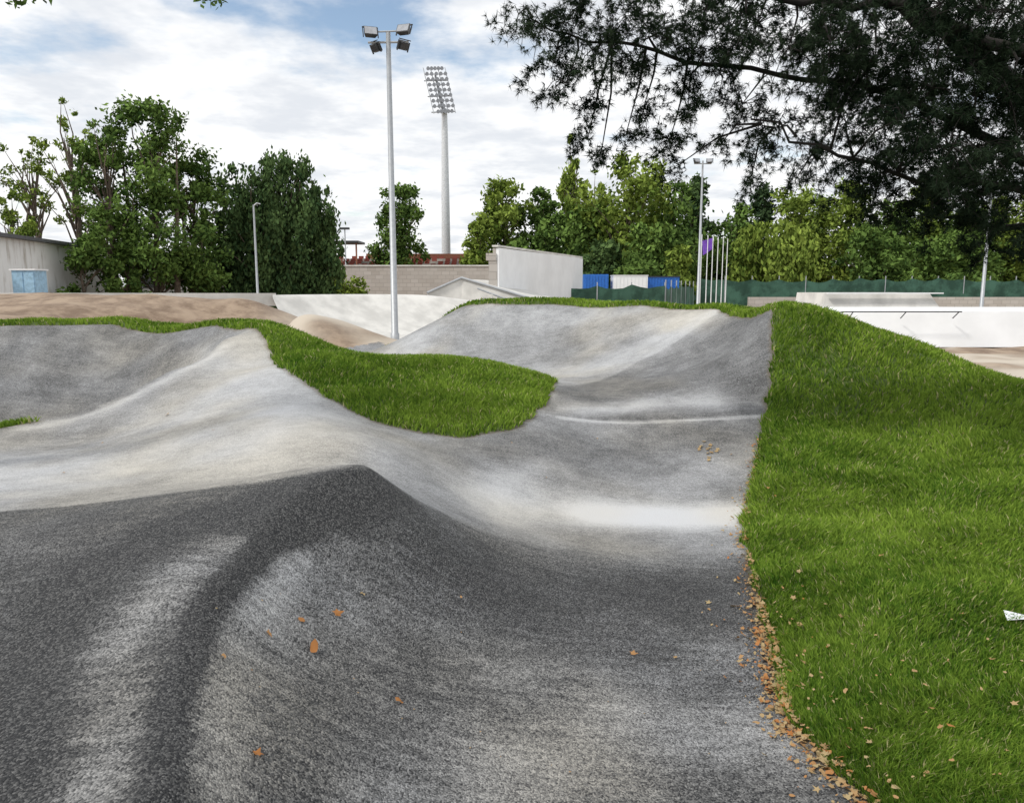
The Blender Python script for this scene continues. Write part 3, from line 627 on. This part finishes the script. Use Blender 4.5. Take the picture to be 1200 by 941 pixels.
for px,py,Yc,rp in clumps:
    c=Vector(W(px,py,Yc));r=rp/F*Yc
    c.y+=rd.uniform(-.5,.5)
    near_=min(LP,key=lambda q:(q-c).length+.6*max(0,c.x-q.x))
    mid=near_.lerp(c,.5)+Vector((rd.uniform(-.08,.08),rd.uniform(-.1,.1),.08))
    parts.append(tube([near_,mid,c],[.016,.011,.005],5))
    ct=rd.uniform(-.25,.35)*(1 if px<950 else .3)
    ns_=max(5,int(18*(r/.4)**1.5))
    for q_ in range(ns_):
        d=Vector(rg.normal(size=3)).normalized();d.z-=.15;sc=c+d*r*.9*rd.random()**.45
        if q_%2==0: parts.append(tube([c,c.lerp(sc,.5)+Vector((0,0,.05)),sc],[.007,.005,.003],3))
        dr=Vector((rd.gauss(-.25,.5),rd.gauss(0,.5),rd.gauss(-.35,.35))).normalized();ln_=rd.uniform(.12,.3)
        tw=[sc,sc+dr*ln_];parts.append(tube(tw,[.004,.002],3))
        for e in range(12):
            f=rd.random();qq=sc.lerp(tw[1],f)+Vector((rd.gauss(0,.035),rd.gauss(0,.035),rd.gauss(0,.03)))
            dd_=(dr+Vector((rd.gauss(0,.4),rd.gauss(0,.4),rd.gauss(0,.4)))).normalized()
            tp.append(qq);td.append(dd_);tint.append(.35+ct+rd.gauss(0,.2))
tp=np.array(tp);td=np.array(td);tint=np.clip(np.array(tint),0,1);nt_=len(tp);NN=14
d=rg.normal(size=(nt_,NN,3));d/=np.linalg.norm(d,axis=2)[...,None];d+=td[:,None,:]*.8;d/=np.linalg.norm(d,axis=2)[...,None]
ln=rg.uniform(.045,.095,(nt_,NN,1));s=np.cross(d,rg.normal(size=(nt_,NN,3)));s/=np.linalg.norm(s,axis=2)[...,None]
p=np.repeat(tp[:,None,:],NN,1);V=np.stack([p-s*.0036,p+s*.0036,p+d*ln],2).reshape(-1,3)
obj('needles',mesh_arr('needles',V,np.arange(len(V)).reshape(-1,3),False,{'tint':np.repeat(tint,NN*3)}),leafmat('pine_needles',(.004,.009,.006),(.05,.075,.042),0),R)
V,Fq=join(parts);poly_obj('trunk_and_limbs',V,Fq,M_barkd,R,True)
print('tufts',nt_)
R=empty('maple_tree',(0,0,0))
tip=W(20,2,6)
parts=[tube([(-7.5,6,-.1),(-7.4,6,3),(-7.0,6,6),(-6.8,6,9)],[.22,.18,.14,.06],10),tube([(-7.1,6,5.0),(-5,6.1,5.25),(-3.5,6,5.05),(-2.3,6,4.62)],[.09,.05,.025,.006],6),tube([(-4.8,6.1,5.25),(-4.2,6,4.8),tip],[.03,.015,.005],5)]
V,Fq=join(parts);poly_obj('trunk_and_limbs',V,Fq,M_bark,R,True)
cc=np.array([W(18,0,6),W(30,-8,6),W(258,3,6),W(240,-3,6),(-3.2,6,5.1),(-5,6,5.5),(-6.5,6,6.5),(-6.8,6,8),(-7.5,6,9)]);cr=np.array([.1,.12,.07,.08,.3,.5,1.1,1.3,1.2])
V,Fq,t=leaves(cc,cr,1500,.06,rg)
V2,F2,t2=leaves(cc[:4],cr[:4],110,.03,rg)
obj('foliage',mesh_arr('foliage',np.r_[V,V2],np.r_[Fq,F2+len(V)],False,{'tint':np.r_[t,t2]}),LM['mid'],R)

# =====================================================  SKY / LIGHT
w=bpy.data.worlds.new('World');scene.world=w;w.use_nodes=True;nt=w.node_tree;bg=nt.nodes['Background']
SE,SA=math.radians(50),math.radians(238)
sky=nt.nodes.new('ShaderNodeTexSky');sky.sky_type='NISHITA';sky.sun_disc=False;sky.sun_elevation=SE;sky.sun_rotation=SA
tc=nt.nodes.new('ShaderNodeTexCoord');sx=nt.nodes.new('ShaderNodeSeparateXYZ');L(nt,tc.outputs['Generated'],sx.inputs[0])
den=mth(nt,'ADD',mth(nt,'MAXIMUM',sx.outputs[2],0.0),.12)
cb=nt.nodes.new('ShaderNodeCombineXYZ');L(nt,mth(nt,'DIVIDE',sx.outputs[0],den),cb.inputs[0]);L(nt,mth(nt,'DIVIDE',sx.outputs[1],den),cb.inputs[1]);cb.inputs[2].default_value=3.7
cn=noise(nt,cb.outputs[0],1.25,7,.58);cn2=noise(nt,cb.outputs[0],2.2,5,.6)
cov=sstep(nt,cn,.28,.47)
cc_=mix(nt,sstep(nt,cn2,.34,.60),(8.1,8.4,8.9),(11.0,11.0,11.0))
skc=mix(nt,1.0,sky.outputs[0],(1.9,1.8,1.65),'MULTIPLY')
L(nt,mix(nt,mth(nt,'MULTIPLY',cov,.97),skc,cc_),bg.inputs[0]);bg.inputs[1].default_value=.1
sl=bpy.data.lights.new('sun','SUN');sl.energy=2.3;sl.angle=math.radians(8);sl.color=(1,.955,.88)
so=bpy.data.objects.new('sun',sl);COL.objects.link(so)
dirv=Vector((math.sin(SA)*math.cos(SE),math.cos(SA)*math.cos(SE),math.sin(SE)))
so.rotation_euler=dirv.to_track_quat('Z','Y').to_euler();so.location=(0,-5,30)
cd=bpy.data.cameras.new('camera');cam=bpy.data.objects.new('camera',cd);COL.objects.link(cam);scene.camera=cam
cam.location=(0,0,EZ);cam.rotation_euler=(math.radians(90)-TH,0,0);cd.sensor_width=36;cd.lens=27;cd.clip_end=4000;cd.clip_start=.05
scene.view_settings.view_transform='Standard';scene.view_settings.look='None';scene.view_settings.exposure=0
